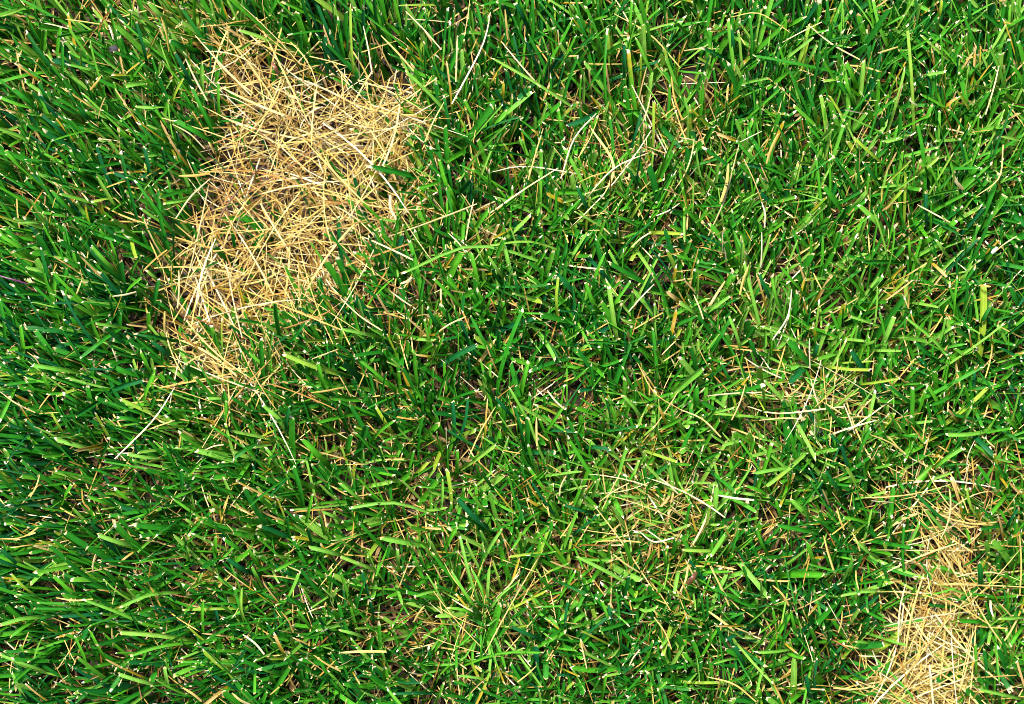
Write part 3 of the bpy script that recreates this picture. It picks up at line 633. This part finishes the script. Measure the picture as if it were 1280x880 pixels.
for item in STEMS.replace('\n', ';').split(';'):
    f = item.split(); reg = f[0]
    nums = []
    for q in f[1:]:
        try: nums.append(float(q))
        except ValueError: break
    words = ' '.join(f[1 + len(nums):])
    w, tone = nums[-2], nums[-1]; xy = nums[:-2]
    ox, oy = OFF[reg]
    pp = [(ox + xy[i] * ZS, oy + xy[i + 1] * ZS) for i in range(0, len(xy), 2)]
    if len(pp) == 2:
        bend = rng.normal(0, .04); (ax, ay), (cx_, cy_) = pp
        pp.insert(1, ((ax + cx_) / 2 + (cy_ - ay) * bend, (ay + cy_) / 2 - (cx_ - ax) * bend))
    z0 = rng.uniform(.0325, .0365); zs = np.linspace(z0, z0 - rng.uniform(.002, .010), len(pp)); zs[1:-1] += .001
    pts = [(*px_to_world(a, b_, z), z) for (a, b_), z in zip(pp, zs)]
    me, root = one_blade(pts, w * ZS / PXM / 2 * .74, tone, 0.0, M_STRAW, straw=True, ncol=4)
    mx, my = pp[1]
    dx, dy = pp[0][0] - pp[-1][0], pp[0][1] - pp[-1][1]
    ori = ['lying level', 'slanting upward', 'running straight up', 'slanting downward'][int(round(math.degrees(math.atan2(-dy, dx)) / 45)) % 4]
    name = 'seed_husk' if 'husk' in words else ('loose_straw')
    lab = unique_label(f'{words} {ori}', mx, my)
    link(name, me, None, root, label=lab, category='husk' if 'husk' in words else 'straw', group='single dry stems lying on the lawn')

# ------------------------------------------------------------------ small odd things in the turf
def crumb(label, px, py, z, r, col, seed):
    import bmesh
    bm = bmesh.new(); bmesh.ops.create_icosphere(bm, subdivisions=3, radius=r)
    q = np.random.default_rng(seed); ks = q.normal(0, 1.0, (6, 3)) / r * 2.0; ph = q.uniform(0, 6, 6)
    for v in bm.verts:
        d = 1 + sum(.17 * math.sin(float(np.dot(k_, v.co)) + p) for k_, p in zip(ks, ph))
        v.co = Vector((v.co.x * d * 1.2, v.co.y * d * .9, v.co.z * d * .7))
    me = bpy.data.meshes.new('soil_crumb'); bm.to_mesh(me); bm.free()
    m, nt = nodes_of('crumb'); b = NB(nt)
    pos = b.n('ShaderNodeNewGeometry').outputs['Position']; nz = b.noise(pos, 1500, 4, .6)
    c = b.mix(nz, tuple(k_ * .4 for k_ in col) + (1,), tuple(k_ * 1.6 for k_ in col) + (1,))
    bp = b.n('ShaderNodeBump'); bp.inputs['Distance'].default_value = .0006; b.link(nz, bp.inputs['Height'])
    pr = b.n('ShaderNodeBsdfPrincipled'); b.link(c, pr.inputs['Base Color']); pr.inputs['Roughness'].default_value = .8; b.link(bp.outputs[0], pr.inputs['Normal'])
    out = b.n('ShaderNodeOutputMaterial'); b.link(pr.outputs[0], out.inputs[0])
    me.materials.append(m)
    link('soil_crumb', me, None, (*px_to_world(px, py, z), z), label=label, category='soil crumb')
crumb('small dark soil crumb caught in the grass near the top edge', 140, 62, .025, .0020, (.030, .028, .034), 1)
crumb('dark soil crumb in the gap below the cream straw scatter', 1022, 537, .021, .0024, (.035, .033, .036), 2)

def tinted_stem(name, label, cat, pts, w, col):
    m, nt = nodes_of(name); b = NB(nt)
    pos = b.n('ShaderNodeNewGeometry').outputs['Position']; nz = b.noise(pos, 500, 3)
    c = b.mix(nz, tuple(k_ * .5 for k_ in col) + (1,), tuple(min(1, k_ * 1.5) for k_ in col) + (1,))
    leaf_surface(b, c, .45, .15, nz)
    P = [(*px_to_world(a, b_, z), z) for a, b_, z in pts]
    me, root = one_blade(P, w / PXM / 2, .5, 0, m, straw=True, ncol=4)
    link(name, me, None, root, label=label, category=cat)
tinted_stem('purple_grass', 'thin purple grass stem among green blades at the left edge', 'grass', [(-8, 343, .033), (14, 349, .034), (35, 355, .031)], 2.2, (.09, .02, .07))
tinted_stem('curled_leaf', 'small rust brown curled dead leaf left of the narrow dead strip', 'leaf', [(871, 715, .034), (866, 723, .036), (859, 731, .033)], 6.5, (.10, .04, .016))
tinted_stem('curled_leaf', 'small rust brown curled leaf in the large dead patch top', 'leaf', [(340, 77, .028), (344, 84, .030), (349, 92, .027)], 5, (.17, .065, .03))
tinted_stem('white_flake', 'tiny bright white flake beside the right edge', 'flake', [(1247, 309, .035), (1243, 313, .036), (1240, 317, .035)], 4.5, (.5, .5, .46))
